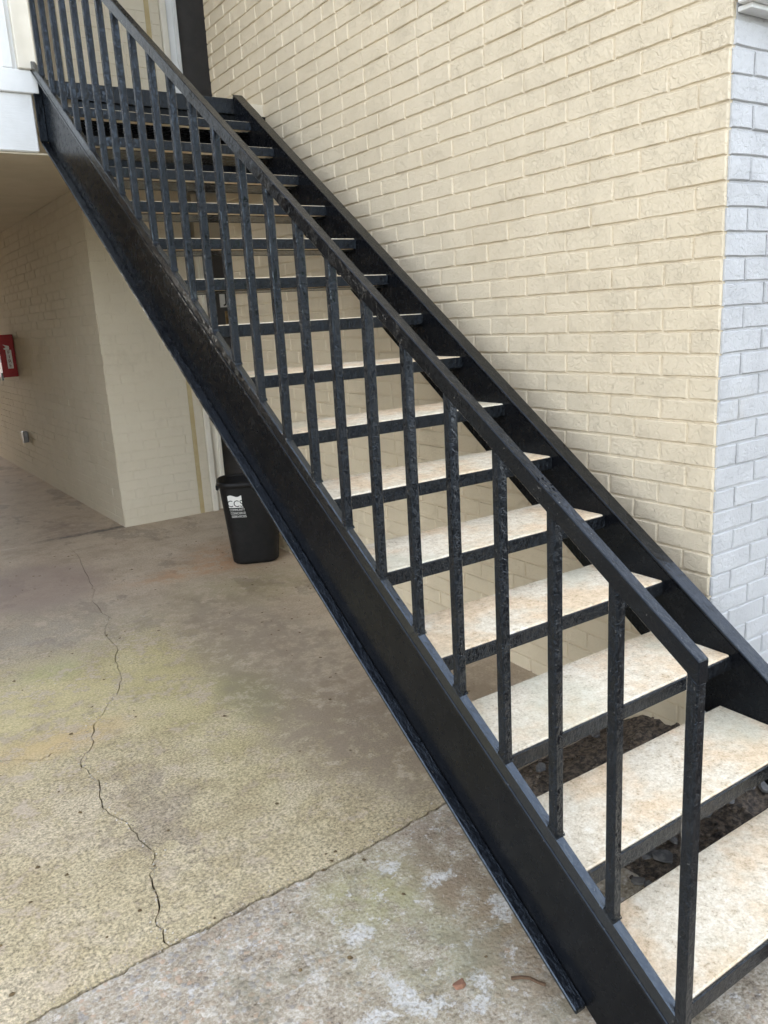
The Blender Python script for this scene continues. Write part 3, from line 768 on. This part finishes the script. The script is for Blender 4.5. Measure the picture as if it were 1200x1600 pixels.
tw = bmesh.new(); pts = [(-1.02, .665, .006), (-1.0, .65, .009), (-.985, .637, .008), (-.975, .615, .006), (-.966, .60, .005)]
for a, c in zip(pts[:-1], pts[1:]):
    A, B = Vector(a), Vector(c); w_ = (B - A).cross(Vector((0, 0, 1))).normalized() * .003
    hexbm([tuple(P + sgn * w_ + Vector((0, 0, h_))) for sgn in (-1, 1) for P in (A, B) for h_ in (-.003, .003)], 0, tw)
tag(from_bm('twig', tw, 'twig', None, pts[2]), 'thin brown twig beside the near stringer foot', 'twig')
lv, lf = [], []
for k in range(230):
    x = random.uniform(-2.1, .1); y = random.uniform(.6, 5.4)
    if -1.02 < x and y < 1.35: continue
    s = random.uniform(.002, .010) ** 1.0; a = random.uniform(0, 6.3); z = g(y) + .002
    q = len(lv)
    for t in range(5):
        an_ = a + t * 1.2566; rr = s * random.uniform(.5, 1.3)
        lv.append((x + math.cos(an_) * rr, y + math.sin(an_) * rr, z + random.uniform(0, .003)))
    lv.append((x, y, z + .003))
    for t in range(5): lf.append((q + t, q + (t + 1) % 5, q + 5))
tag(mesh('leaf_litter', lv, lf, 'leafd'), 'tiny dark leaf crumbs scattered over the concrete', 'litter', kind='stuff')

gb = bmesh.new(); q_ = 0
for pts, w_ in ((cl_, .016), (cu[len(cu) // 3:], .014), (jn, .020)):
    for p in pts:
        for rep_ in range(3):
            x = p[0] + random.gauss(0, w_); y = p[1] + random.gauss(0, w_ * .8) + random.uniform(-.02, .02)
            if not (-2.2 < x < -.6): continue
            q_ += 1; sz = random.uniform(.0012, .0042)
            chip_bm(sz, sz * .8, sz * .55, 900 + q_, gb, (x, y, g(y) + sz * .3))
tag(from_bm('grit', gb, 'agg'), 'pale grit crumbled along the crack and the slab joint', 'grit', kind='stuff')

# ------------------------------------------------------------------ trees across the yard, behind the camera
def make_tree(seed, H):
    r = random.Random(seed)
    b = bmesh.new(); n = 8; rings = []
    for k in range(7):
        t = k / 6; z = t * H * .72; rr = .16 * (1 - .8 * t); ox, oy = .12 * math.sin(t * 3 + seed), .1 * math.sin(t * 4)
        rings.append([b.verts.new((ox + math.cos(a) * rr, oy + math.sin(a) * rr, z)) for a in [i / n * 6.2832 for i in range(n)]])
    for p, q in zip(rings[:-1], rings[1:]):
        for i in range(n): b.faces.new([p[i], p[(i + 1) % n], q[(i + 1) % n], q[i]])
    cl = []
    for k in range(22):
        z = r.uniform(.32, 1) * H; w = H * .34 * math.sin(math.pi * min(1, max(.12, (z / H - .22) / .82))) + .15
        a = r.uniform(0, 6.28); q = w * math.sqrt(r.random()); cl.append((q * math.cos(a), q * math.sin(a), z, r.uniform(.5, .95)))
        A = Vector((.05, 0, z * .62)); B = Vector(cl[-1][:3]); w_ = .03
        hexbm([tuple(P + Vector((sx * w_, sy * w_, 0))) for P in (A, B) for sx in (-1, 1) for sy in (-1, 1)], 0, b)
    tm = bpy.data.meshes.new('trunk'); b.to_mesh(tm); b.free(); tm.materials.append(MAT['bark'])
    V, F = [], []
    for (x, y, z, R_) in cl:
        for q in range(130):
            d = Vector((r.gauss(0, 1), r.gauss(0, 1), r.gauss(0, .8))); d = d.normalized() * R_ * r.random() ** .4
            u = Vector((r.gauss(0, 1), r.gauss(0, 1), r.gauss(0, 1))).normalized(); w_ = u.orthogonal().normalized(); s_ = r.uniform(.06, .13)
            c = Vector((x, y, z)) + d; o = len(V)
            V += [tuple(c - u * s_), tuple(c + w_ * s_ * .5), tuple(c + u * s_), tuple(c - w_ * s_ * .5)]; F.append((o, o + 1, o + 2, o + 3))
    cm = bpy.data.meshes.new('crown'); cm.from_pydata(V, [], F); cm.materials.append(MAT['leaf'])
    return tm, cm
kinds = [make_tree(3, 5.2), make_tree(8, 6.4)]
for k in range(11):
    x = -13 + 3.0 * k + random.uniform(-.8, .8); y = -13.5 + random.uniform(-1.5, 1.5)
    t = thing('tree', 'leafy green tree of the row across the yard', 'tree', (x, y, -.06), 'trees across the yard')
    t.rotation_euler.z = random.uniform(0, 6)
    tm, cm = kinds[k % 2]
    link(bpy.data.objects.new('trunk', tm), t, (x, y, -.06)); link(bpy.data.objects.new('crown', cm), t, (x, y, -.06))
